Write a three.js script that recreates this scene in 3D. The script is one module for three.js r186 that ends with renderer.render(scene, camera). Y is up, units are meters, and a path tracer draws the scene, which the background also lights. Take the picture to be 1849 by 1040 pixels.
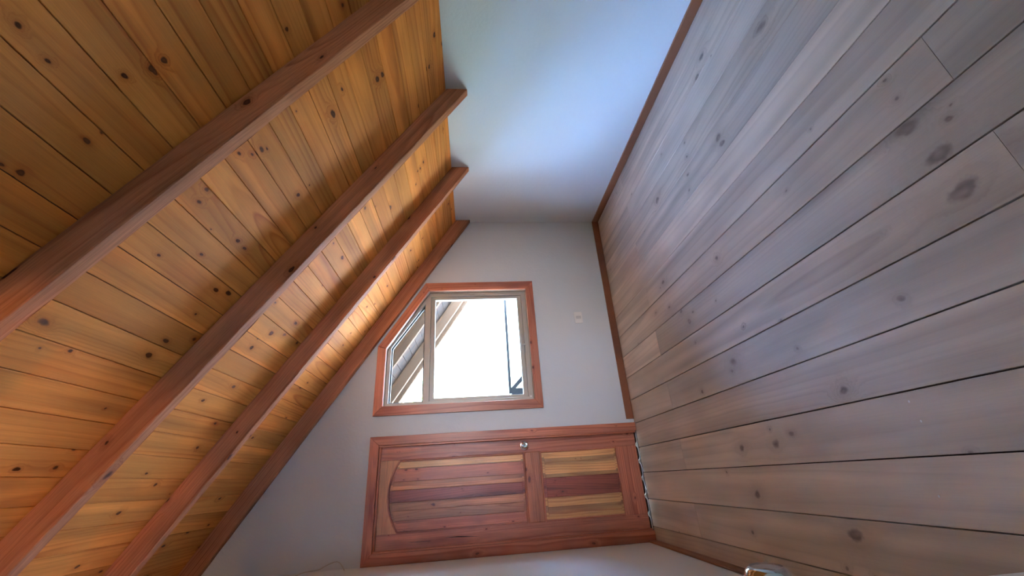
import * as THREE from 'three';
import { mergeGeometries } from 'three/addons/utils/BufferGeometryUtils.js';

// ---------------------------------------------------------------- camera, sky, lights, exposure
const scene = new THREE.Scene();
const camera = new THREE.PerspectiveCamera(70.74, 1849 / 1040, 0.02, 400);
camera.position.set(-2.3093, 1.2973, 3.3555);
{ // the phone was held upright but the picture lies on its side: the room's "up" points to the picture's left
  const right = new THREE.Vector3(0.90288, -0.02213, 0.42932), up = new THREE.Vector3(0.06314, 0.99467, -0.0815), back = new THREE.Vector3(-0.42523, 0.10069, 0.89947);
  camera.quaternion.setFromRotationMatrix(new THREE.Matrix4().makeBasis(up.clone().negate(), right, back));
}
scene.add(camera);

const SKY_STRENGTH = 78;
{ // clear sky: deeper blue overhead, paler towards the horizon
  const W = 8, H = 64, a = new Float32Array(W * H * 4);
  for (let j = 0; j < H; j++) {
    const e = Math.max(0, (j + 0.5) / H * 2 - 1), t = Math.pow(e, 0.6);
    for (let i = 0; i < W; i++) a.set([0.47 - 0.22 * t, 0.74 - 0.24 * t, 1.18 - 0.1 * t, 1], (j * W + i) * 4);
  }
  const t = new THREE.DataTexture(a, W, H, THREE.RGBAFormat, THREE.FloatType);
  t.mapping = THREE.EquirectangularReflectionMapping; t.magFilter = THREE.LinearFilter; t.colorSpace = THREE.LinearSRGBColorSpace; t.needsUpdate = true;
  scene.background = t; scene.environment = t;
  scene.backgroundIntensity = SKY_STRENGTH; scene.environmentIntensity = SKY_STRENGTH;
}
const sun = new THREE.DirectionalLight(0xdfecff, 840);                 // high on the right-hand side of the house, the window wall itself in shade
sun.position.set(60, 52, 9); sun.castShadow = true; sun.shadow.mapSize.set(2048, 2048);
Object.assign(sun.shadow.camera, { left: -40, right: 40, top: 40, bottom: -40, near: 1, far: 200 });
scene.add(sun, sun.target);
const renderer = new THREE.WebGLRenderer();
renderer.toneMapping = THREE.LinearToneMapping;
renderer.toneMappingExposure = 1.15;
renderer.shadowMap.enabled = true;
const UNSEEN_LAMPS = [{ at: [-1.58, 1.65], to: [-2.25, 2.78, 1.6], color: 0xffc890, power: 5.2, angle: 0.23, label: 'unseen spotlight out of view behind the viewpoint, placed to light the upper left rafters' }, { at: [-1.45, 1.65], to: [-1.45, 1.0, 0], color: 0xfaf4fa, power: 9, angle: 0.43, label: 'added fill spotlight out of view behind the viewpoint, brightening the window wall' }];                        // unseen: one lights the rafters, one is added fill for the window wall

const UNSEEN_HALL_LAMP = { color: 0xffd2a0, power: 0.7 };  // unseen hall lamp, warms the door wall from behind the viewpoint

// ---------------------------------------------------------------- room dimensions (metres)
const H = 1.43, M = 0.6535, XL = -2.785, ZR = 3.6, DEPTH = 0.137;   // knee wall height, roof pitch, left wall, rear wall, rafter depth (vertical)
const SL = Math.sqrt(1 + M * M);
const roofY = (x) => H - M * x;
const UP_SLOPE = new THREE.Vector3(-1, M, 0).normalize(), INWARD = new THREE.Vector3(-M, -1, 0).normalize();

// ---------------------------------------------------------------- helpers
function rng(seed) { let s = (seed * 2654435761) >>> 0; return () => { s = (s + 0x6d2b79f5) >>> 0; let t = s; t = Math.imul(t ^ (t >>> 15), t | 1); t ^= t + Math.imul(t ^ (t >>> 7), t | 61); return ((t ^ (t >>> 14)) >>> 0) / 4294967296; }; }
function hash(ix, iy, s) { let h = Math.imul(ix, 374761393) ^ Math.imul(iy, 668265263) ^ Math.imul(s, 1274126177); h = Math.imul(h ^ (h >>> 13), 1274126177); return ((h ^ (h >>> 16)) >>> 0) / 4294967296; }
function noise(x, y, s) {
  const ix = Math.floor(x), iy = Math.floor(y); let fx = x - ix, fy = y - iy; fx = fx * fx * (3 - 2 * fx); fy = fy * fy * (3 - 2 * fy);
  const a = hash(ix, iy, s), b = hash(ix + 1, iy, s), c = hash(ix, iy + 1, s), d = hash(ix + 1, iy + 1, s);
  return a + (b - a) * fx + (c - a) * fy + (a - b - c + d) * fx * fy;
}
const lerp = (a, b, t) => a + (b - a) * t, clamp01 = (t) => Math.min(1, Math.max(0, t));
const smooth = (a, b, x) => { const t = clamp01((x - a) / (b - a)); return t * t * (3 - 2 * t); };

// wood with growth rings, fibres and knots; u runs along the length (metres), v across
function woodTexture(o) {
  const { L, W, px, py, base, ring, knot, seed, spacing = 0.011, ringAmount = 0.5, fibre = 0.1, tone = 0.12, knots = [], breaks = [], pieceTone = 0, stretch = 1.7, slope = 0.05, soft = 0.62, blotch = 1 } = o;
  const data = new Uint8Array(px * py * 4), cut = [0, ...breaks, L];
  for (let p = 0; p < cut.length - 1; p++) {
    const s = seed * 13 + p * 101, r = rng(s + 7), vc = (r() * 1.6 - 0.3) * W, pith = 0.012 + 0.05 * r(), pt = 1 + (r() - 0.5) * 2 * pieceTone, warm = (r() - 0.5) * pieceTone * 0.6, sp = spacing * (0.75 + 0.9 * r()), amount = ringAmount * (0.6 + 0.7 * r());
    const i0 = Math.round(cut[p] / L * px), i1 = Math.round(cut[p + 1] / L * px);
    for (let i = i0; i < i1; i++) {
      const U = (i + 0.5) / px * L;
      const near = knots.filter((k) => Math.abs(U - k[0]) < k[2] * 9 * stretch);
      const dp = pith + slope * 2 * (noise(U * 0.9, 3.3, s) - 0.5) + slope * (U - cut[p]) * 0.35, wob = (noise(U * 1.6, 9.1, s + 1) - 0.5) * 0.03 + (noise(U * 6, 2.1, s + 2) - 0.5) * 0.004;
      for (let j = 0; j < py; j++) {
        const V = (j + 0.5) / py * W;
        let q = V - vc + wob + (noise(U * 2.5, V * 30, s + 3) - 0.5) * 0.007 + (noise(U * 0.7, V * 11, s + 13) - 0.5) * 0.022;
        let g = Math.sqrt(q * q + dp * dp), dark = 0, halo = 0;
        for (const k of near) {
          const du = (U - k[0]) / stretch, dv = V - k[1], a = Math.atan2(dv, du), wb = 1 + 0.05 * Math.sin(a * 3 + k[0] * 50) + 0.12 * Math.sin(a * 2 + k[1] * 300) + 0.25 * (noise(U * 130, V * 130, s + 21) - 0.5), d = Math.sqrt(du * du + dv * dv) / wb, e = d / k[2];
          g = lerp(g, d * 1.1 + k[2], Math.exp(-e * e / 4.5));
          dark = Math.max(dark, (1 - smooth(soft, 1.05, e)) * (0.86 + 0.14 * Math.sin(e * 6 + k[0] * 9)));
          halo = Math.max(halo, Math.exp(-e * e / 5));
        }
        let f = g / sp; const idx = Math.floor(f); f -= idx;
        const late = f < 0.82 ? Math.pow(f / 0.82, 2.4) : 1 - (f - 0.82) / 0.18;
        const wide = noise(U * 0.8, V * 22, s + 4) - 0.5, fib = noise(U * 9, V * 700, s + 5) - 0.5 + 0.6 * (noise(U * 40, V * 1500, s + 6) - 0.5), blot = noise(U * 5, V * 14, s + 8) - 0.5;
        const t = clamp01(amount * late * (0.2 + 1.1 * hash(idx, 3, s)) * (0.4 + 1.1 * noise(U * 1.2, V * 9, s + 9)) + halo * 0.4 + blotch * 0.55 * Math.max(0, noise(U * 2.2, V * 8, s + 15) + 0.35 * noise(U * 9, V * 30, s + 16) - 0.72));
        const m = pt * (1 + tone * 2 * wide + fibre * 2 * fib + tone * blot), at = (j * px + i) * 4;
        for (let c = 0; c < 3; c++) {
          let x = lerp(base[c], ring[c], t) * m * (1 + (c === 0 ? warm : c === 2 ? -warm : 0));
          x = lerp(x, knot[c] * (0.85 + 0.4 * noise(U * 45, V * 70, s)), dark * 0.92);
          data[at + c] = Math.min(255, Math.max(0, x));
        }
        data[at + 3] = 255;
      }
    }
  }
  const t = new THREE.DataTexture(data, px, py, THREE.RGBAFormat);
  t.colorSpace = THREE.SRGBColorSpace; t.magFilter = THREE.LinearFilter; t.minFilter = THREE.LinearMipmapLinearFilter; t.generateMipmaps = true; t.wrapS = THREE.MirroredRepeatWrapping; t.wrapT = THREE.RepeatWrapping; t.anisotropy = 8; t.needsUpdate = true;
  return t;
}
function plasterBump(seed) {
  const n = 512, a = new Uint8Array(n * n * 4);
  for (let j = 0; j < n; j++) for (let i = 0; i < n; i++) {
    const v = 128 + 60 * (noise(i / 4, j / 4, seed) - 0.5) + 90 * (noise(i / 11, j / 11, seed + 1) - 0.5) + 30 * (noise(i / 60, j / 60, seed + 2) - 0.5);
    a.set([v, v, v, 255], (j * n + i) * 4);
  }
  const t = new THREE.DataTexture(a, n, n, THREE.RGBAFormat); t.magFilter = THREE.LinearFilter; t.wrapS = t.wrapT = THREE.RepeatWrapping; t.repeat.set(1 / 0.6, 1 / 0.6); t.needsUpdate = true; return t;
}
const std = (o) => new THREE.MeshStandardMaterial(o);

const used = {};
const numbered = (n) => { const k = used[n] = (used[n] ?? -1) + 1; return k ? `${n}_${String(k).padStart(3, '0')}` : n; };
function mesh(name, geo, mat, parent = scene) {
  const m = new THREE.Mesh(geo, mat); m.castShadow = m.receiveShadow = true; m.name = parent === scene ? numbered(name) : name; parent.add(m); return m;
}
function group(name, parent = scene) { const g = new THREE.Group(); g.name = parent === scene ? numbered(name) : name; parent.add(g); return g; }
function structure(o, label) { o.userData.kind = 'structure'; if (label) o.userData.label = label; return o; }
function tag(o, label, category, grp) { o.userData.label = label; o.userData.category = category; if (grp) o.userData.group = grp; return o; }

// box in world axes with chamfered edges; uv in metres along the longest axis
function box(x0, x1, y0, y1, z0, z1, c = 0.0015) {
  const sx = Math.abs(x1 - x0), sy = Math.abs(y1 - y0), sz = Math.abs(z1 - z0), cx = (x0 + x1) / 2, cy = (y0 + y1) / 2, cz = (z0 + z1) / 2;
  const dims = [[sx, 0], [sy, 1], [sz, 2]].sort((a, b) => b[0] - a[0]);
  const axes = [new THREE.Vector3(1, 0, 0), new THREE.Vector3(0, 1, 0), new THREE.Vector3(0, 0, 1)];
  const ex = axes[dims[0][1]], ez = axes[dims[1][1]], ey = new THREE.Vector3().crossVectors(ez, ex);
  const g = beam(dims[0][0], dims[1][0], dims[2][0], c);
  return g.applyMatrix4(new THREE.Matrix4().makeBasis(ex, ey, ez).setPosition(cx, cy, cz));
}
// beam along x (centred), width along z, thickness along y, all four long edges chamfered
// o: { u0, uLen, vLen, segments, rough, seed } - u = u0 + x along, v = distance round the section
function beam(L, W, T, c = 0.0015, o = {}) {
  const n = o.segments ?? 1, w = W / 2, t = T / 2;
  c = Math.min(c, w * 0.9, t * 0.9);
  const P = [[t, -w + c], [t, w - c], [t - c, w], [-t + c, w], [-t, w - c], [-t, -w + c], [-t + c, -w], [t - c, -w]];   // [y, z]
  const pos = [], uv = [], per = [0];
  for (let k = 0; k < 8; k++) { const a = P[k], b = P[(k + 1) % 8]; per.push(per[k] + Math.hypot(b[0] - a[0], b[1] - a[1])); }
  const uL = o.uLen ?? L, vL = o.vLen ?? W, u0 = o.u0 ?? 0, v0 = (o.v0 ?? 0) - c, flip = o.flip ? -1 : 1;
  const at = (i, k) => {
    const x = -L / 2 + L * i / n; let [y, z] = P[k % 8];
    if (o.rough) { y += (noise(i * 0.6 + k * 17, o.seed, o.seed) - 0.5) * o.rough * 2; z += (noise(i * 0.45 + k * 31, o.seed + 3, o.seed) - 0.5) * o.rough * 2; }
    return [x, y, z];
  };
  const U = (x) => (u0 + (x + L / 2)) / uL;
  for (let i = 0; i < n; i++) for (let k = 0; k < 8; k++) {
    const a = at(i, k), b = at(i, k + 1), cc = at(i + 1, k + 1), d = at(i + 1, k), va = (per[k] - v0) / vL * flip, vb = (per[k + 1] - v0) / vL * flip;
    pos.push(...a, ...b, ...cc, ...a, ...cc, ...d); uv.push(U(a[0]), va, U(b[0]), vb, U(cc[0]), vb, U(a[0]), va, U(cc[0]), vb, U(d[0]), va);
  }
  for (const [i, s] of [[0, -1], [n, 1]]) for (let k = 1; k < 7; k++) {
    const a = at(i, 0), b = at(i, s > 0 ? k + 1 : k), d = at(i, s > 0 ? k : k + 1);
    for (const p of [a, d, b]) { pos.push(...p); uv.push((u0 + (i ? L : 0) + p[1]) / uL, (p[2] + w) / vL); }
  }
  const g = new THREE.BufferGeometry(); g.setAttribute('position', new THREE.Float32BufferAttribute(pos, 3)); g.setAttribute('uv', new THREE.Float32BufferAttribute(uv, 2));
  g.computeVertexNormals(); return g;
}
// flat outline in the x-y plane given thickness along +z from z0; uv in metres (along y when upright)
function plate(pts, z0, z1, holes = [], bevel = 0, upright = false) {
  const s = new THREE.Shape(pts.map((p) => new THREE.Vector2(...p)));
  for (const h of holes) s.holes.push(new THREE.Path(h.map((p) => new THREE.Vector2(...p))));
  const g = new THREE.ExtrudeGeometry(s, { depth: z1 - z0 - 2 * bevel, bevelEnabled: bevel > 0, bevelSize: bevel, bevelThickness: bevel, bevelOffset: -bevel, bevelSegments: 1, curveSegments: 24 });
  g.translate(0, 0, z0 + bevel);
  const p = g.attributes.position, u = g.attributes.uv;
  for (let i = 0; i < p.count; i++) upright ? u.setXY(i, p.getY(i), p.getX(i) + p.getZ(i)) : u.setXY(i, p.getX(i), p.getY(i) + p.getZ(i));
  return g;
}
const rect = (x0, x1, y0, y1) => [[x0, y0], [x1, y0], [x1, y1], [x0, y1]];
function scaleUV(g, su, sv, ou = 0, ov = 0) { const u = g.attributes.uv; for (let i = 0; i < u.count; i++) u.setXY(i, u.getX(i) * su + ou, u.getY(i) * sv + ov); return g; }

// ---------------------------------------------------------------- materials
const bumpA = plasterBump(5);
const M_ = {
  wall: std({ color: new THREE.Color(0.75, 0.79, 0.825), roughness: 0.82, bumpMap: bumpA, bumpScale: 0.0012 }),
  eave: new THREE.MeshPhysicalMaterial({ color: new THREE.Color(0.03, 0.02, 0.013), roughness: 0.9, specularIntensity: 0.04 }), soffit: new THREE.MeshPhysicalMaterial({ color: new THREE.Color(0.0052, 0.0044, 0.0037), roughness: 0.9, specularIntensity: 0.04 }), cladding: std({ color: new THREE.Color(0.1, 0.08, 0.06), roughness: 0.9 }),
  dark: std({ color: new THREE.Color(0.03, 0.018, 0.01), roughness: 1 }),
  aluminium: std({ color: new THREE.Color(0.48, 0.45, 0.39), roughness: 0.45, metalness: 0.15 }),
  seal: std({ color: new THREE.Color(0.05, 0.05, 0.05), roughness: 0.8 }),
  white: std({ color: new THREE.Color(0.9, 0.9, 0.89), roughness: 0.4 }),
  cable: std({ color: new THREE.Color(0.62, 0.6, 0.56), roughness: 0.5 }),
  chrome: std({ color: new THREE.Color(0.75, 0.75, 0.77), roughness: 0.12, metalness: 1 }),
  steel: new THREE.MeshPhysicalMaterial({ color: new THREE.Color(0.0028, 0.0035, 0.0043), roughness: 0.8, specularIntensity: 0.05 }),
  glass: new THREE.MeshPhysicalMaterial({ color: 0xffffff, transmission: 1, thickness: 0, roughness: 0, ior: 1.5 }),
  exterior: std({ color: new THREE.Color(0.8, 0.8, 0.8), roughness: 0.9 }),
};
const RED = { base: [194, 120, 90], ring: [150, 76, 50], knot: [84, 32, 22] };
const redTex = [0, 1, 2, 3].map((i) => { const r = rng(40 + i); return woodTexture({ L: 2.2, W: 0.12, px: 1536, py: 96, ...RED, seed: 60 + i, ringAmount: 0.75, spacing: 0.008, tone: 0.14, fibre: 0.06, blotch: 2.4, knots: Array.from({ length: 5 }, () => [r() * 2.2, r() * 0.12, 0.002 + 0.011 * r() * r()]) }); });
const redMat = redTex.map((map) => new THREE.MeshPhysicalMaterial({ map, roughness: 0.42, clearcoat: 0.25, clearcoatRoughness: 0.3 }));
const UVR = [1 / 2.2, 1 / 0.12];
const red = (g, i, ou = 0) => [scaleUV(g, UVR[0], UVR[1], ou, i * 0.37), redMat[i % 4]];

const rafterTex = [0, 1, 2].map((i) => { const r = rng(90 + i); return woodTexture({ L: 4, W: 0.33, px: 2048, py: 192, base: [186, 122, 86], ring: [140, 80, 52], knot: [52, 26, 18], seed: 110 + i, ringAmount: 0.55, spacing: 0.012, tone: 0.14, fibre: 0.07, knots: Array.from({ length: 9 }, () => [r() * 4, r() * 0.33, 0.004 + r() * 0.01]) }); });
const rafterMat = rafterTex.map((map) => new THREE.MeshPhysicalMaterial({ map, roughness: 0.75, specularIntensity: 0.4 }));

// ---------------------------------------------------------------- floor: washed pine boards, four joints lines on the joists
const FLOOR_KNOTS = [[-0.63, 2.33, 27], [-0.22, 1.97, 20], [-0.16, 1.89, 18], [-0.75, 1.89, 20], [-0.8, 1.88, 22], [-0.58, 1.17, 26], [-0.57, 1.6, 12], [-0.66, 1.62, 11], [-0.74, 1.53, 11], [-0.83, 1.56, 14], [-1.45, 2.6, 30], [-1.52, 2.66, 13], [-1.55, 2.68, 5], [-1.58, 2.57, 27], [-1.69, 2.6, 33], [-1.32, 2.59, 8],
  [-1.4, 2.59, 8], [-1.34, 1.58, 15], [-1.13, 0.98, 17], [-1.31, 0.98, 12], [-1.5, 1.17, 19], [-1.35, 0.78, 10], [-1.61, 1.85, 7], [-1.59, 1.11, 15], [-1.9, 1.46, 22], [-1.86, 1.43, 13], [-1.82, 1.11, 15], [-1.84, 1.88, 7], [-1.86, 2.33, 13], [-2.01, 2.01, 17], [-2.23, 1.33, 18], [-2.23, 1.58, 20], [-2.26, 1.69, 15], [-2.29, 1.57, 8], [-2.39, 1.35, 20], [-2.59, 1.23, 11], [-2.53, 1.74, 9], [-2.64, 1.83, 26], [-2.72, 1.29, 18]];
const floor = structure(group('floor'));
{
  mesh('subfloor', box(XL - 0.12, 0.12, -0.2, -0.022, -0.14, ZR + 0.12), M_.dark, floor);
  const Wd = 0.1813;
  for (let k = -8; k <= 7; k++) {
    const x0 = Math.max(-1.42 + Wd * k, XL + 0.002), x1 = Math.min(-1.42 + Wd * (k + 1), -0.002), full0 = -1.42 + Wd * k, r = rng(300 + k);
    const joint = k % 2 ? 0.712 : 2.715, kn = FLOOR_KNOTS.filter((q) => q[0] >= full0 && q[0] < full0 + Wd).map((q) => [q[1], q[0] - full0, q[2] / 1000 * (q[2] > 16 ? 1.0 : 0.8)]);
    for (let i = 0; i < 2; i++) kn.push([r() * 3.6, r() * Wd, 0.003 + r() * 0.004]);
    const map = woodTexture({ L: ZR, W: Wd, px: 2048, py: 128, base: [203, 187, 173], ring: [160, 142, 130], knot: [118, 104, 97], seed: 500 + k * 3, ringAmount: 0.3, spacing: 0.024, tone: 0.09, fibre: 0.014, knots: kn, breaks: [joint], pieceTone: 0.055, stretch: 1.35, soft: 0.35, blotch: 0.9 });
    const mat = std({ map, roughness: 0.5 });
    const gap = k >= 2 ? 0.0012 : 0.0034 + r() * 0.0018;
    for (const [z0, z1] of [[0, joint], [joint, ZR]]) {
      const len = z1 - z0 - 0.0012, w = x1 - x0 - gap, g = beam(len, w, 0.022, 0.0012, { u0: z0, uLen: ZR, vLen: Wd, v0: -(x0 - full0) });
      const p = mesh('plank', g, mat, floor);                                       // length runs along z, width along -x
      p.matrixAutoUpdate = true;
      p.quaternion.setFromRotationMatrix(new THREE.Matrix4().makeBasis(new THREE.Vector3(0, 0, 1), new THREE.Vector3(0, 1, 0), new THREE.Vector3(-1, 0, 0)));
      p.position.set((x0 + x1) / 2, -0.011 + (r() - 0.5) * 0.0006, (z0 + z1) / 2);
    }
  }
}

// ---------------------------------------------------------------- ceiling: golden pine boards running along the room
const CEIL_KNOTS = [[0.91, 1.95, 26], [0.56, 1.93, 22], [0.6, 1.93, 19], [0.78, 2.02, 12], [1.34, 2.1, 12], [1.38, 2.06, 10], [1.2, 2.05, 16], [0.16, 1.9, 21], [0.39, 1.58, 15], [1.55, 2.7, 10], [1.5, 2.49, 14], [1.43, 2.51, 11], [1.74, 2.49, 8], [1.64, 2.63, 7], [1.54, 2.62, 8], [1.61, 2.07, 14], [1.56, 2.05, 12], [2.11, 2.08, 20], [1.98, 1.65, 16], [2.13, 1.66, 18],
  [1.65, 1.86, 10], [1.78, 1.99, 9], [1.8, 1.66, 17], [1.82, 1.59, 20], [1.9, 1.64, 8], [1.69, 0.99, 19], [1.9, 1.16, 17], [1.79, 1.11, 21], [1.26, 1.09, 20], [2.54, 1.71, 15], [2.79, 1.05, 15], [2.99, 1.01, 15], [0.62, 1.06, 26], [1.25, 1.46, 14]];
const ceiling = structure(group('ceiling'));
const boardBasis = new THREE.Matrix4().makeBasis(new THREE.Vector3(0, 0, 1), INWARD, new THREE.Vector3().crossVectors(new THREE.Vector3(0, 0, 1), INWARD));
{
  const Wd = 0.1115, S_MAX = 3.62, RAFT = [0.76, 1.487, 2.246, 3.0];
  const overhang = structure(group('roof_overhang'));
  for (let k = -1; ; k++) {
    const f0 = 0.0595 + Wd * k, s0 = Math.max(f0, 0.002), s1 = Math.min(f0 + Wd, S_MAX); if (s0 >= S_MAX - 0.02) break;
    const r = rng(700 + k), breaks = [RAFT[Math.floor(r() * 2)], RAFT[2 + Math.floor(r() * 2)]];
    const kn = CEIL_KNOTS.filter((q) => q[0] >= f0 && q[0] < f0 + Wd).map((q) => [q[1], q[0] - f0, q[2] / 1000 * 0.6]);
    for (let i = 0; i < 5; i++) kn.push([r() * ZR, r() * Wd, 0.003 + r() * 0.007]);
    const map = woodTexture({ L: ZR, W: Wd, px: 1536, py: 96, base: [217, 138, 65], ring: [170, 86, 31], knot: [66, 34, 16], seed: 800 + k * 5, ringAmount: 0.4, spacing: 0.016, tone: 0.09, fibre: 0.03, blotch: 1.3, knots: kn, breaks, pieceTone: 0.055, stretch: 1.5 });
    const mat = new THREE.MeshPhysicalMaterial({ map, roughness: 0.75, specularIntensity: 0.4 });
    const cut = [0.003, ...breaks, ZR];
    const put = (z0, z1, parent, m) => {
      const g = beam(z1 - z0 - 0.001, s1 - s0 - 0.0022, 0.016, 0.0016, { u0: Math.abs(z0), uLen: ZR, vLen: Wd, v0: -(s0 - f0) });
      const p = mesh('plank', g, m, parent);
      p.quaternion.setFromRotationMatrix(boardBasis);
      p.position.set(0, H, (z0 + z1) / 2).addScaledVector(UP_SLOPE, (s0 + s1) / 2).addScaledVector(INWARD, -0.008 + (r() - 0.5) * 0.0008);
    };
    for (let i = 0; i < 3; i++) put(cut[i], cut[i + 1], ceiling, mat);
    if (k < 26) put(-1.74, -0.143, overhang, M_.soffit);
  }
  const slab = (name, z0, z1, parent) => {
    const g = beam(S_MAX + 0.5, z1 - z0, 0.14, 0.001), p = mesh(name, g, M_.dark, parent);
    p.quaternion.setFromRotationMatrix(new THREE.Matrix4().makeBasis(UP_SLOPE, INWARD, new THREE.Vector3().crossVectors(UP_SLOPE, INWARD)));
    p.position.set(0, H, (z0 + z1) / 2).addScaledVector(UP_SLOPE, S_MAX / 2 + 0.02).addScaledVector(INWARD, -0.088);
  };
  slab('backing', -0.14, ZR + 0.12, ceiling); slab('backing', -1.76, -0.142, overhang);
}

// ---------------------------------------------------------------- rafters
function rafter(z0, z1, label, i, extra = 0, drop = DEPTH, name = 'rafter') {
  const L = 3.26, perp = drop / SL, w = z1 - z0;
  const g = beam(L, w, perp, 0.003, { segments: 90, rough: 0.0011, seed: 11 + i, uLen: 4, vLen: 0.33, u0: 0.2 * i, v0: 0.05 * i });
  const p = mesh(name, g, rafterMat[i % 3]);
  p.quaternion.setFromRotationMatrix(new THREE.Matrix4().makeBasis(UP_SLOPE, INWARD, new THREE.Vector3().crossVectors(UP_SLOPE, INWARD)));
  p.position.set(0, H, (z0 + z1) / 2).addScaledVector(UP_SLOPE, L / 2 + 0.055 + extra).addScaledVector(INWARD, perp / 2 + 0.0005);
  // the lower end is cut plumb against the knee wall
  const a = p.geometry.attributes.position, v = new THREE.Vector3();
  for (let k = 0; k < a.count; k++) {
    v.fromBufferAttribute(a, k); if (v.x > -L / 2 + 0.12) continue;
    v.applyQuaternion(p.quaternion).add(p.position);
    const t = v.x + 0.0008;                                                           // distance past the wall face along x
    if (Math.abs(a.getX(k) + L / 2) < 1e-4) { a.setX(k, a.getX(k) + t * SL); }
  }
  p.geometry.computeVertexNormals();
  return tag(p, label, 'rafter', 'timber rafters under the plank ceiling');
}
rafter(0.001, 0.045, 'timber rafter lying against the window wall, directly above the window and its sloping trim', 0);
rafter(0.735, 0.785, 'timber rafter next to the one on the window wall, foot at the dim wall end', 1);
rafter(1.462, 1.512, 'timber rafter midway between two others, foot in the bluish lit low wall', 2);
rafter(2.223, 2.27, 'thick timber rafter closest overhead with worn bark-like edge, bounding the dark near bay of planks', 3);
const behind = rafter(2.985, 3.035, 'timber rafter overhead behind the viewpoint', 4);
for (const [z0, z1, i, drop, l] of [[-0.785, -0.735, 5, DEPTH, 'brown outside rafter under the eave, seen through the small upper window pane'], [-1.56, -1.51, 1, DEPTH, 'outside rafter under the eave edge, just inside the outermost board'], [-1.76, -1.72, 2, 0.15, 'outermost board of the eave, seen against the bright outdoors through the window']]) {
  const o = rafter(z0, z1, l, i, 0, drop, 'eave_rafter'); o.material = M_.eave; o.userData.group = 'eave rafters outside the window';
}

// ---------------------------------------------------------------- walls
const WIN_I = [[-0.741, 0.8], [-0.741, 1.667], [-1.264, 2.009], [-1.732, 2.009], [-1.732, 0.8]];            // inside of the window trim
const WIN_O = [[-0.665, 0.734], [-0.665, 1.7], [-1.243, 2.077], [-1.804, 2.077], [-1.804, 0.734]];          // outside of the trim
const inset = (poly, d) => { // grow (d > 0) a convex outline listed here
  const n = poly.length, area = poly.reduce((s, p, i) => { const q = poly[(i + 1) % n]; return s + p[0] * q[1] - q[0] * p[1]; }, 0), sg = area > 0 ? 1 : -1;
  const lines = poly.map((p, i) => { const q = poly[(i + 1) % n], dx = q[0] - p[0], dy = q[1] - p[1], l = Math.hypot(dx, dy), nx = dy / l * sg, ny = -dx / l * sg; return [p[0] + nx * d, p[1] + ny * d, dx, dy]; });
  return lines.map((b, i) => { const a = lines[(i + n - 1) % n], det = a[2] * b[3] - a[3] * b[2], t = ((b[0] - a[0]) * b[3] - (b[1] - a[1]) * b[2]) / det; return [a[0] + a[2] * t, a[1] + a[3] * t]; });
};
{
  const top = XL - 0.12;
  structure(mesh('wall_gable', plate([[top, -0.2], [0.12, -0.2], [0.12, roofY(0.12) + 0.012], [top, roofY(top) + 0.012]], -0.14, 0, [inset(WIN_I, 0.012), rect(-2.735, -2.0, -0.1, 2.03)]), M_.wall));
  structure(mesh('wall_knee', plate([[-0.14, -0.2], [ZR + 0.12, -0.2], [ZR + 0.12, H + 0.004], [-0.14, H + 0.004]], 0, 0.12).applyMatrix4(new THREE.Matrix4().makeBasis(new THREE.Vector3(0, 0, 1), new THREE.Vector3(0, 1, 0), new THREE.Vector3(-1, 0, 0)).setPosition(0.12, 0, 0)), M_.wall));
  structure(mesh('wall_left', plate([[0, -0.2], [ZR, -0.2], [ZR, roofY(XL) + 0.02], [0, roofY(XL) + 0.02]], 0, 0.12).applyMatrix4(new THREE.Matrix4().makeBasis(new THREE.Vector3(0, 0, 1), new THREE.Vector3(0, 1, 0), new THREE.Vector3(-1, 0, 0)).setPosition(XL, 0, 0)), M_.wall));
  structure(mesh('wall_rear', plate([[top, -0.2], [0.12, -0.2], [0.12, roofY(0.12) + 0.012], [top, roofY(top) + 0.012]], ZR, ZR + 0.12, [rect(-2.49, -1.7, -0.02, 2.05)]), M_.wall));
}
// baseboards
{
  const tex = woodTexture({ L: 2.2, W: 0.12, px: 1536, py: 96, base: [158, 100, 66], ring: [98, 50, 26], knot: [60, 26, 18], seed: 71, ringAmount: 0.85, spacing: 0.01, tone: 0.12, fibre: 0.06, slope: 0.09, knots: [[0.3, 0.05, 0.012], [1.1, 0.09, 0.014], [1.6, 0.03, 0.009]] });
  const mat = std({ map: tex, roughness: 0.5 });
  const bb = (name, geo, i) => structure(mesh(name, scaleUV(geo, UVR[0], UVR[1], 0, i * 0.37), mat));
  bb('baseboard_gable', box(-1.926, -0.0125, 0.001, 0.063, 0.0005, 0.0125, 0.003), 0);
  bb('baseboard_knee', box(-0.0125, -0.0005, 0.001, 0.063, 0.0005, ZR - 0.001, 0.003), 1);
  bb('baseboard_left', box(XL + 0.0005, XL + 0.0125, 0.001, 0.06, 0.0195, ZR - 0.001, 0.003), 2);
}

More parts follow.
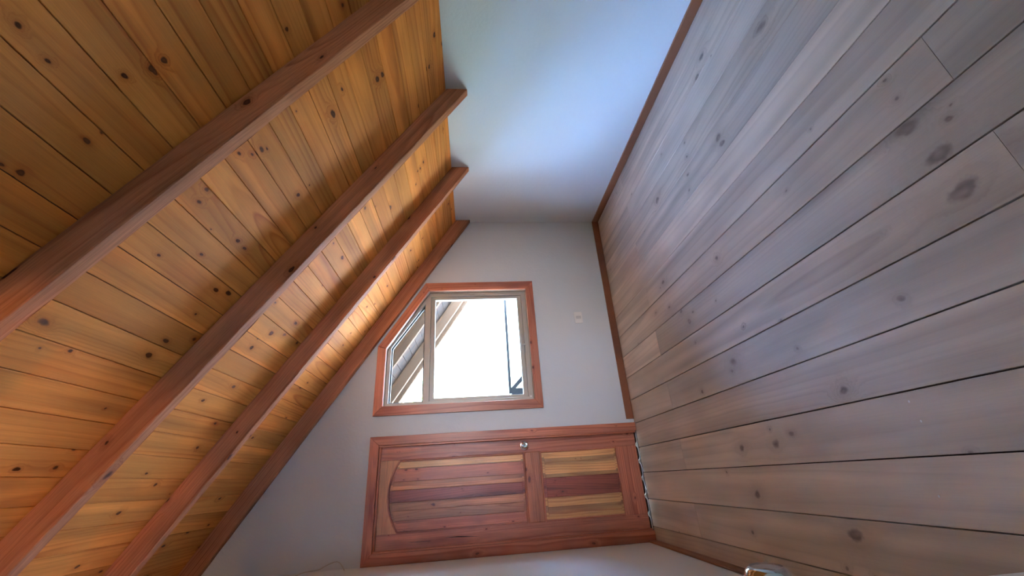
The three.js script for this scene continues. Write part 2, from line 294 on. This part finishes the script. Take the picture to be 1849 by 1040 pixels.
// ---------------------------------------------------------------- window
{
  const w = structure(group('window_1'), 'aluminium window with a sloping corner in a reddish wooden surround, outdoors glaring white');
  const names = ['right', 'slope', 'top', 'left', 'bottom'];
  names.forEach((_, i) => {
    const j = (i + 1) % 5, a = WIN_O[i], b = WIN_O[j], c = WIN_I[j], d = WIN_I[i];
    const g = plate([a, b, c, d], 0.0005, 0.021, [], 0.003), ang = Math.atan2(b[1] - a[1], b[0] - a[0]), cs = Math.cos(ang), sn = Math.sin(ang), p = g.attributes.position, u = g.attributes.uv;
    for (let k = 0; k < p.count; k++) { const x = p.getX(k) - a[0], y = p.getY(k) - a[1]; u.setXY(k, x * cs + y * sn, -x * sn + y * cs + p.getZ(k)); }
    const [gg, m] = red(g, i, 0.2 * i); mesh('trim', gg, m, w);
  });
  mesh('jamb', plate(inset(WIN_I, 0.01), -0.139, 0.0, [inset(WIN_I, 0.0005)]), std({ color: new THREE.Color(0.5, 0.36, 0.25), roughness: 0.5 }), w);
  const lower = rect(-1.7, -0.778, 0.842, 1.655), upper = [[-1.704, 1.705], [-0.85, 1.705], [-1.244, 1.978], [-1.704, 1.978]];
  mesh('frame', plate(inset(WIN_I, -0.001), -0.1, -0.035, [lower, upper], 0.002), M_.aluminium, w);
  const sash = mesh('sash', plate(inset(lower, -0.0015), -0.088, -0.048, [rect(-1.677, -0.805, 0.88, 1.618)], 0.002), M_.aluminium, w);
  mesh('pane', plate(rect(-1.68, -0.802, 0.877, 1.621), -0.0702, -0.07), M_.glass, sash);
  const bead = mesh('glazing_bead', plate(inset(upper, -0.0008), -0.085, -0.06, [inset(upper, -0.009)], 0.001), M_.seal, w);
  mesh('pane', plate(inset(upper, -0.006), -0.0722, -0.072), M_.glass, w);
  mesh('latch', mergeGeometries([box(-1.3, -1.1, 0.858, 0.872, -0.048, -0.036, 0.003), box(-1.262, -1.243, 0.833, 0.872, -0.04, -0.024, 0.003)]), M_.aluminium, w);
  const cap = new THREE.CylinderGeometry(0.008, 0.008, 0.004, 16); cap.rotateX(Math.PI / 2); cap.translate(-1.7, 0.823, -0.034); mesh('screw_cap', cap, M_.white, w);
}

// ---------------------------------------------------------------- door
{
  const d = structure(group('door_1'), 'reddish knotty wood panel door with arched upper panel, in a wooden casing');
  const FZ = -0.012, BZ = -0.05;                       // face and back of the leaf
  const add = (name, geo, i, ou = 0) => { const [g, m] = red(geo, i, ou); return mesh(name, g, m, d); };
  // casing: two legs and a head, with an inner bead
  add('casing', plate([[-1.956, 0.001], [-1.956, 2.08], [-2.02, 2.012], [-2.02, 0.001]], 0.0005, 0.019, [], 0.003, true), 0, 0.3);
  add('casing', plate([[-2.784, 0.001], [-2.784, 2.08], [-2.712, 2.012], [-2.712, 0.001]], 0.0005, 0.019, [], 0.003, true), 1, 0.6);
  add('casing', plate([[-1.956, 2.08], [-2.784, 2.08], [-2.712, 2.012], [-2.02, 2.012]], 0.0005, 0.019, [], 0.003), 2, 0.1);
  add('bead', box(-2.034, -2.018, 0.012, 2.01, -0.004, 0.013, 0.004), 3); add('bead', box(-2.714, -2.698, 0.012, 2.01, -0.004, 0.013, 0.004), 0); add('bead', box(-2.698, -2.034, 1.994, 2.01, -0.004, 0.013, 0.004), 1);
  add('jamb', box(-2.016, -2.001, 0.0, 2.028, -0.138, -0.001), 2); add('jamb', box(-2.734, -2.716, 0.0, 2.028, -0.138, -0.001), 3); add('jamb', box(-2.716, -2.016, 2.012, 2.028, -0.138, -0.001), 0);
  const X0 = -2.713, X1 = -2.019, Y0 = 0.018, Y1 = 1.998, PL = -2.606, PR = -2.127;
  const light = (g, map) => mesh;
  add('stile', plate(rect(PR, X1, Y0, Y1), BZ, FZ, [], 0.002, true), 1, 0.15);
  // left stile with two drying cracks
  add('stile', plate(rect(X0, PL, Y0, Y1), BZ, FZ, [[[-2.664, 1.78], [-2.6665, 1.69], [-2.668, 1.62], [-2.6655, 1.62], [-2.663, 1.7]], [[-2.652, 1.52], [-2.658, 1.4], [-2.662, 1.27], [-2.657, 1.33], [-2.65, 1.43]]], 0.0005, true), 3, 0.7);
  mesh('crack_filler', box(-2.69, -2.64, 1.2, 1.85, BZ + 0.005, FZ - 0.02), M_.dark, d);
  // rails; the top one has an arched lower edge and paler wood
  const paleTex = woodTexture({ L: 0.7, W: 0.16, px: 768, py: 160, base: [212, 150, 104], ring: [176, 106, 70], knot: [110, 60, 36], seed: 951, ringAmount: 0.5, spacing: 0.009, knots: [[0.1, 0.06, 0.009]] });
  const pale = new THREE.MeshPhysicalMaterial({ map: paleTex, roughness: 0.42, clearcoat: 0.25, clearcoatRoughness: 0.3 });
  const arc = []; { const cx = (PL + PR) / 2, hw = (PR - PL) / 2, y0 = 1.855, sag = 0.078, R = (hw * hw + sag * sag) / (2 * sag); for (let i = 0; i <= 24; i++) { const x = lerp(PL, PR, i / 24); arc.push([x, y0 + sag - R + Math.sqrt(R * R - (x - cx) * (x - cx))]); } }
  mesh('rail', scaleUV(plate([...arc, [PR, Y1], [PL, Y1]], BZ, FZ, [], 0.002), 1 / 0.7, 1 / 0.16, 0.1, 0.1), pale, d);
  const midTex = woodTexture({ L: 0.6, W: 0.14, px: 640, py: 144, base: [196, 122, 84], ring: [140, 70, 42], knot: [84, 34, 22], seed: 955, ringAmount: 0.6, spacing: 0.006, knots: [[0.2, 0.07, 0.013], [0.27, 0.09, 0.008]] });
  const mid = new THREE.MeshPhysicalMaterial({ map: midTex, roughness: 0.36, clearcoat: 0.5, clearcoatRoughness: 0.2 });
  mesh('rail', scaleUV(plate(rect(PL, PR, 0.795, 0.915), BZ, FZ + 0.004, [], 0.004), 1 / 0.6, 1 / 0.14, 0.2, 0.2), mid, d);
  add('rail', plate(rect(PL, PR, Y0, 0.178), BZ, FZ, [], 0.002), 0, 0.45);
  for (const q of [[-2.717, -2.69, 0.012, 2.0], [-2.042, -2.015, 0.012, 2.0], [-2.717, -2.015, 1.975, 2.013]]) add('stop', box(...q, -0.075, BZ - 0.001), 2);
  // panels of upright boards
  const tones = { pale: [[226, 172, 112], [186, 120, 72]], tan: [[208, 142, 98], [164, 96, 62]], rose: [[194, 118, 86], [148, 74, 50]], dark: [[156, 82, 60], [112, 50, 34]] };
  const boardTex = {}; for (const [n, c] of Object.entries(tones)) { const r = rng(n.length * 17 + n.charCodeAt(0)); boardTex[n] = new THREE.MeshPhysicalMaterial({ roughness: 0.38, clearcoat: 0.3, clearcoatRoughness: 0.35, map: woodTexture({ L: 1.1, W: 0.1, px: 1024, py: 96, base: c[0], ring: c[1], knot: [76, 30, 20], seed: 970 + n.charCodeAt(0), ringAmount: 0.6, spacing: 0.009, tone: 0.16, fibre: 0.06, blotch: n === 'pale' ? 1 : 2.4, knots: Array.from({ length: n === 'pale' ? 1 : 4 }, () => [r() * 1.1, r() * 0.1, 0.002 + 0.012 * r() * r()]) }) }); }
  mesh('panel_back', box(PL - 0.01, PR + 0.01, 0.15, 1.9, BZ, BZ + 0.007), M_.dark, d);
  const panel = (xs, kinds, y0, top, seed) => {
    const g = group('panel', d);
    for (let i = 0; i < kinds.length; i++) {
      const a = xs[i], b = xs[i + 1], pts = [[b, y0], [a, y0]]; for (let k = 0; k <= 6; k++) { const x = lerp(a, b, k / 6); pts.push([x, top(x)]); }
      const ge = scaleUV(plate(pts, BZ + 0.008, -0.0255, [], 0.0008, true), 1 / 1.1, 1 / 0.1, i * 0.29 + seed, 0.1 * i);
      mesh('board', ge, boardTex[kinds[i]], g);
    }
    // raised field: the boards are thicker inside a bevelled margin
    for (let i = 0; i < kinds.length; i++) {
      const a = Math.min(xs[i] - 0.0008, PR - 0.03), b = Math.max(xs[i + 1] + 0.0008, PL + 0.03); if (a - b < 0.005) continue;
      const pts = [[b, y0 + 0.032], [a, y0 + 0.032]]; for (let k = 0; k <= 6; k++) { const x = lerp(a, b, k / 6); pts.push([x, top(x) - 0.034]); }
      const ge = scaleUV(plate(pts, -0.0256, -0.0165, [], 0.0008, true), 1 / 1.1, 1 / 0.1, i * 0.29 + seed, 0.1 * i);
      mesh('raised_board', ge, boardTex[kinds[i]], g);
    }
    return g;
  };
  const arcTop = (x) => { const cx = (PL + PR) / 2, hw = (PR - PL) / 2, sag = 0.078, R = (hw * hw + sag * sag) / (2 * sag), t = Math.min(hw, Math.abs(x - cx)); return 1.86 + sag - R + Math.sqrt(R * R - t * t); };
  panel([-2.124, -2.189, -2.277, -2.332, -2.412, -2.465, -2.528, -2.609], ['pale', 'rose', 'tan', 'dark', 'tan', 'tan', 'rose'], 0.912, arcTop, 0.1).userData.label = 'upper door panel with an arched top';
  panel([-2.124, -2.211, -2.318, -2.451, -2.609], ['pale', 'pale', 'dark', 'pale'], 0.175, () => 0.798, 0.55).userData.label = 'lower rectangular door panel';
  // quarter-round moulding round the openings
  const mould = (y0, y1, arched) => {
    const b = 0.012, gs = [box(PL, PR, y0, y0 + b, -0.026, -0.01, 0.004), box(PL, PL + b, y0, y1, -0.026, -0.01, 0.004), box(PR - b, PR, y0, y1, -0.026, -0.01, 0.004)];
    if (!arched) gs.push(box(PL, PR, y1 - b, y1, -0.026, -0.01, 0.004));
    else { const o = arc.map((p) => [p[0], p[1] - 0.011]); gs.push(scaleUV(plate([...arc, ...o.reverse()], -0.026, -0.01, [], 0.002), 1, 1)); }
    return mergeGeometries(gs.map((g) => (g.index ? g.toNonIndexed() : g)));
  };
  add('moulding', mould(0.915, 1.855, true), 1, 0.3); add('moulding', mould(0.178, 0.795, false), 2, 0.5);
  // knob
  const knob = mesh('knob', doorKnob(), M_.chrome, d); knob.position.set(-2.078, 0.912, FZ); knob.userData.label = 'chrome door knob';
  const rose = new THREE.LatheGeometry([[0, 0], [0.034, 0], [0.034, 0.004], [0.03, 0.008], [0.012, 0.009]].map((p) => new THREE.Vector2(...p)), 40); rose.rotateX(Math.PI / 2);
  mesh('rosette', rose, M_.chrome, knob);
  // white scalloped strip under the leaf
  const pts = []; for (let i = 0; i <= 120; i++) { const x = lerp(X0 + 0.004, X1 - 0.004, i / 120), ph = (x - X1) / 0.122; pts.push([x, 0.0008 + 0.0155 * Math.pow(Math.abs(Math.sin(Math.PI * (ph + 0.35))), 12)]); }
  mesh('scalloped_strip', plate([[X1 - 0.004, 0.001], [X0 + 0.004, 0.001], ...pts], -0.03, -0.008), M_.cable, d).userData.label = 'scalloped white strip under the door';
  structure(mesh('threshold', box(-2.73, -2.005, -0.03, 0.011, -0.139, -0.034), M_.dark, d));
}
function doorKnob(withTurn = true) { // lathe about +z: neck, ball with a flat face and thumb turn
  const g = new THREE.LatheGeometry([[0.011, 0.004], [0.0105, 0.02], [0.014, 0.026], [0.023, 0.032], [0.0275, 0.04], [0.0275, 0.047], [0.024, 0.055], [0.019, 0.059], [0.0165, 0.0575], [0, 0.0565]].map((p) => new THREE.Vector2(...p)), 48);
  g.rotateX(Math.PI / 2);
  if (!withTurn) return g;
  const turn = box(-0.0035, 0.0035, -0.012, 0.012, 0.055, 0.064, 0.0015);
  return mergeGeometries([g.toNonIndexed(), turn]);
}

// ---------------------------------------------------------------- open white door at the left edge, in the doorway behind the viewpoint
{
  const d = structure(group('door_2'), 'open white door beside the viewpoint, only its edge and chrome knob in view');
  mesh('leaf', box(-0.04, 0, 0.012, 2.02, 0, 0.72, 0.003), M_.white, d);
  const k = mesh('knob', doorKnob(false), M_.chrome, d); k.rotation.y = Math.PI / 2; k.position.set(0.0, 1.035, 0.06); k.scale.set(0.74, 0.74, 0.7); k.userData.label = 'chrome door knob';
  const rose = new THREE.LatheGeometry([[0, 0], [0.034, 0], [0.034, 0.004], [0.03, 0.008], [0.012, 0.009]].map((p) => new THREE.Vector2(...p)), 40); rose.rotateX(Math.PI / 2);
  mesh('rosette', rose, M_.chrome, k);
  d.position.set(-2.435, 0, 2.871); d.rotation.y = -0.03;
}

// ---------------------------------------------------------------- small things
{ // outlet plate, lying sideways low on the window wall
  const o = group('outlet'); o.position.set(-1.0335, 0.341, 0);
  const rr = (w, h, r) => { const s = new THREE.Shape(); s.moveTo(-w / 2 + r, -h / 2); s.lineTo(w / 2 - r, -h / 2); s.quadraticCurveTo(w / 2, -h / 2, w / 2, -h / 2 + r); s.lineTo(w / 2, h / 2 - r); s.quadraticCurveTo(w / 2, h / 2, w / 2 - r, h / 2); s.lineTo(-w / 2 + r, h / 2); s.quadraticCurveTo(-w / 2, h / 2, -w / 2, h / 2 - r); s.lineTo(-w / 2, -h / 2 + r); s.quadraticCurveTo(-w / 2, -h / 2, -w / 2 + r, -h / 2); return s; };
  const g = new THREE.ExtrudeGeometry(rr(0.104, 0.068, 0.006), { depth: 0.005, bevelEnabled: true, bevelSize: 0.0015, bevelThickness: 0.002, bevelSegments: 2 }); g.translate(0, 0, 0.0005 + 0.002);
  mesh('plate', g, M_.white, o);
  const m = new THREE.ExtrudeGeometry(rr(0.024, 0.042, 0.002), { depth: 0.003, bevelEnabled: true, bevelSize: 0.0008, bevelThickness: 0.001, bevelSegments: 1 }); m.translate(0.0, 0, 0.009);
  mesh('socket', m, std({ color: new THREE.Color(0.66, 0.66, 0.66), roughness: 0.4 }), o);
  tag(o, 'white rectangular electrical plate on the pale wall between window and low baseboard', 'outlet');
}
{ // loose cable looping out of the left wall by the corner
  const P = [[-2.783, 2.46, 0.1], [-2.776, 2.43, 0.07], [-2.772, 2.39, 0.055], [-2.768, 2.335, 0.05], [-2.75, 2.292, 0.05], [-2.738, 2.256, 0.05], [-2.733, 2.22, 0.05], [-2.75, 2.195, 0.052], [-2.772, 2.178, 0.056], [-2.784, 2.168, 0.06]].map((p) => new THREE.Vector3(...p));
  const c = mesh('cable', new THREE.TubeGeometry(new THREE.CatmullRomCurve3(P), 80, 0.0032, 8), M_.cable);
  tag(c, 'thin loose white cable looping out of the wall beside the door head', 'cable');
}
[[-2.175, 2.215, 'small white fleck lying on the floor planks, the one farther from the white door edge'], [-2.232, 2.223, 'small white fleck lying on the floor planks, between two other flecks'], [-2.429, 2.176, 'faint pale fleck on the floor planks nearest the left wall']].forEach(([x, z, l], i) => {
  const g = new THREE.IcosahedronGeometry(0.0032, 1); g.scale(1.2, 0.35, 0.8); g.translate(x, 0.0016, z); const f = mesh('paint_fleck', g, M_.white); tag(f, l, 'fleck', 'white flecks on the floor');
});

// ---------------------------------------------------------------- two unseen spotlights behind the viewpoint: rafter light and added window-wall fill
for (const lamp of UNSEEN_LAMPS) {
  const o = group('unseen_spotlight'); o.position.set(lamp.at[0], lamp.at[1], ZR - 0.14);
  const dir = new THREE.Vector3(...lamp.to).sub(o.position).normalize();
  const q = new THREE.Quaternion().setFromUnitVectors(new THREE.Vector3(0, 1, 0), dir);
  const shade = new THREE.LatheGeometry([[0, -0.05], [0.03, -0.05], [0.034, -0.045], [0.04, 0.05], [0.038, 0.05], [0.032, -0.04], [0, -0.046]].map((p) => new THREE.Vector2(...p)), 32);
  mesh('shade', shade, M_.white, o).quaternion.copy(q);
  mesh('bulb', new THREE.SphereGeometry(0.02, 20, 14), std({ color: 0xffffff, emissive: lamp.color, emissiveIntensity: 3 }), o);
  mesh('bracket', box(-0.012, 0.012, -0.012, 0.012, 0.03, 0.14, 0.002), M_.white, o);
  tag(o, lamp.label, 'lamp');
  const s = new THREE.SpotLight(lamp.color, lamp.power, 0, lamp.angle, 1, 2); s.position.copy(o.position).addScaledVector(dir, 0.06); s.castShadow = true; s.shadow.radius = 2; scene.add(s);
  s.target.position.copy(o.position).addScaledVector(dir, 2); scene.add(s.target);
}

// ---------------------------------------------------------------- unseen hall behind the doorway; its window is placed to light the door
{
  const z0 = ZR + 0.12, z1 = 6.4, xa = -2.9, xb = -0.9, h = 2.4;
  structure(mesh('floor_hall', box(xa, xb, -0.2, -0.001, z0, z1), std({ color: new THREE.Color(0.42, 0.33, 0.25), roughness: 0.5 })));
  structure(mesh('ceiling_hall', box(xa - 0.1, xb + 0.1, h, h + 0.1, z0 + 0.001, z1 + 0.1), std({ color: new THREE.Color(0.5, 0.3, 0.14), roughness: 0.6 })));
  structure(mesh('wall_hall_left', box(xa - 0.1, xa, -0.2, h, z0 + 0.001, z1), M_.wall)); structure(mesh('wall_hall_right', box(xb, xb + 0.1, -0.2, h, z0 + 0.001, z1), M_.wall));
  structure(mesh('wall_hall_rear', plate(rect(xa - 0.1, xb + 0.1, -0.2, h), z1 + 0.001, z1 + 0.1, [rect(-2.25, -2.0, 1.1, 1.9)]), M_.wall));
  const w = structure(group('unseen_window_2'), 'unseen hall window behind the viewpoint, placed to light the door');
  mesh('frame', plate(rect(-2.249, -2.001, 1.101, 1.899), z1 + 0.03, z1 + 0.08, [rect(-2.22, -2.03, 1.13, 1.87)], 0.002), M_.aluminium, w);
  mesh('pane', plate(rect(-2.225, -2.025, 1.125, 1.875), z1 + 0.055, z1 + 0.0552), M_.glass, w);
}

{ // unseen hall lamp, placed to warm the door and the wall around it
  const o = group('unseen_hall_lamp'); o.position.set(-1.9, 2.2, 4.6);
  mesh('bulb', new THREE.SphereGeometry(0.045, 24, 16), std({ color: 0xffffff, emissive: UNSEEN_HALL_LAMP.color, emissiveIntensity: 4 }), o);
  mesh('holder', new THREE.CylinderGeometry(0.02, 0.024, 0.12, 20).translate(0, 0.1, 0), M_.white, o);
  mesh('rose', new THREE.CylinderGeometry(0.05, 0.05, 0.035, 24).translate(0, 0.18, 0), M_.white, o);
  tag(o, 'unseen warm bulb in the hall behind the viewpoint, placed to warm the door wall', 'lamp');
  const l = new THREE.PointLight(UNSEEN_HALL_LAMP.color, UNSEEN_HALL_LAMP.power, 0, 2); l.position.set(-1.9, 2.2, 4.6); l.castShadow = true; l.shadow.radius = 3; scene.add(l);
}

// ---------------------------------------------------------------- outdoors
{
  structure(mesh('ground', (() => { const g = new THREE.CircleGeometry(150, 48); g.rotateX(-Math.PI / 2); g.translate(0, -2.8, 0); return g; })(), std({ color: new THREE.Color(0.8, 0.8, 0.8), roughness: 1 })));
  structure(mesh('balcony_deck', box(XL - 0.1, 0.1, -0.14, -0.04, -1.62, -0.142), std({ color: new THREE.Color(0.45, 0.4, 0.35), roughness: 0.8 })));
  { // unseen dark building out of view, placed to shade the low wall by the window
    const b = group('unseen_shading_building'); b.position.set(-6.5, -2.8, -0.3);
    for (let k = 0; k < 2; k++) mesh('wall', k ? box(-2, 2, 0, 5.2, -3, 3, 0.01) : box(-2.02, 2.02, 0, 0.4, -3.02, 3.02, 0.01), M_.cladding, b);
    const roof = new THREE.CylinderGeometry(2.7, 2.7, 6.6, 3, 1).rotateX(Math.PI / 2).scale(1, 0.5, 1).translate(0, 5.85, 0); mesh('roof', roof, M_.cladding, b);
    tag(b, 'unseen dark building out of view, placed to shade the low side wall', 'building');
  }
  // steel railing
  const r = group('balcony_railing'); r.position.set(0, 0, -1.58);
  mesh('top_rail', box(-1.38, 0.1, 0.838, 0.868, -0.02, 0.02, 0.003), M_.steel, r);
  for (const x of [-1.36, 0.06]) mesh('post', box(x - 0.04, x + 0.04, -0.04, 0.838, -0.02, 0.02, 0.003), M_.steel, r);
  const br = beam(0.62, 0.045, 0.045, 0.003); br.rotateZ(Math.PI / 4 * -1); br.translate(-1.33 + 0.22, 0.825 - 0.22, 0); mesh('brace', br, M_.steel, r);
  tag(r, 'dark steel balcony railing with a slanting brace, seen against the glare through the window', 'railing');
  // hillside and trees far beyond
  const hillY = (x, z) => { const t = Math.max(0, -z - 8.5); return -2.85 + t * 0.27 + t * t * 0.004 + (noise(x / 7, z / 7, 5) - 0.5) * Math.min(1.6, t * 0.12); };
  const hill = new THREE.PlaneGeometry(140, 60, 70, 40), p = hill.attributes.position;
  for (let i = 0; i < p.count; i++) { const x = p.getX(i), z = -8.5 - (p.getY(i) + 30); p.setXYZ(i, x, hillY(x, z), z); }
  hill.computeVertexNormals();
  structure(mesh('hillside', hill, std({ color: new THREE.Color(0.1, 0.11, 0.06), roughness: 1 })));
  const leaf = new THREE.BufferGeometry(); leaf.setAttribute('position', new THREE.Float32BufferAttribute([0, -1, 0, 0.5, 0, 0.12, 0, 1, 0, 0, -1, 0, 0, 1, 0, -0.5, 0, 0.12], 3)); leaf.computeVertexNormals();
  const lm = new THREE.MeshPhysicalMaterial({ color: new THREE.Color(0.28, 0.34, 0.07), roughness: 0.9, transmission: 0.3, thickness: 0, side: THREE.DoubleSide }), bark = std({ color: new THREE.Color(0.16, 0.12, 0.09), roughness: 1 });
  [[6, -17, 5.2, 'broad leafy tree'], [2.2, -22, 6, 'tall leafy tree'], [13, -24, 6.5, 'spreading leafy tree']].forEach(([x, z, h, l], i) => {
    const t = group('tree'); t.position.set(x, hillY(x, z) - 0.1, z); const q = rng(50 + i);
    mesh('trunk', new THREE.CylinderGeometry(0.08, 0.16, h * 0.75, 10).translate(0, h * 0.37, 0), bark, t);
    const im = new THREE.InstancedMesh(leaf, lm, 900), m4 = new THREE.Matrix4(), e = new THREE.Euler(), qu = new THREE.Quaternion();
    for (let k = 0; k < 900; k++) { const a = q() * 6.283, c = q() * 2 - 1, rad = Math.cbrt(q()), s = Math.sqrt(1 - c * c); e.set(q() * 6, q() * 6, q() * 6); m4.compose(new THREE.Vector3(Math.cos(a) * s * rad * h * 0.28, h * 0.68 + c * rad * h * 0.32, Math.sin(a) * s * rad * h * 0.28), qu.setFromEuler(e), new THREE.Vector3(0.12, 0.16, 0.12)); im.setMatrixAt(k, m4); }
    im.name = 'foliage'; im.castShadow = im.receiveShadow = true; im.userData.kind = 'stuff'; t.add(im);
    tag(t, ['yellow-green tree dissolving in the glare outside the window, closest to the house', 'yellow-green tree in the glare outside, standing left of the other trees and tallest in view', 'yellow-green tree in the glare outside, farthest to the right on the slope'][i], 'tree');
  });
}

renderer.render(scene, camera);
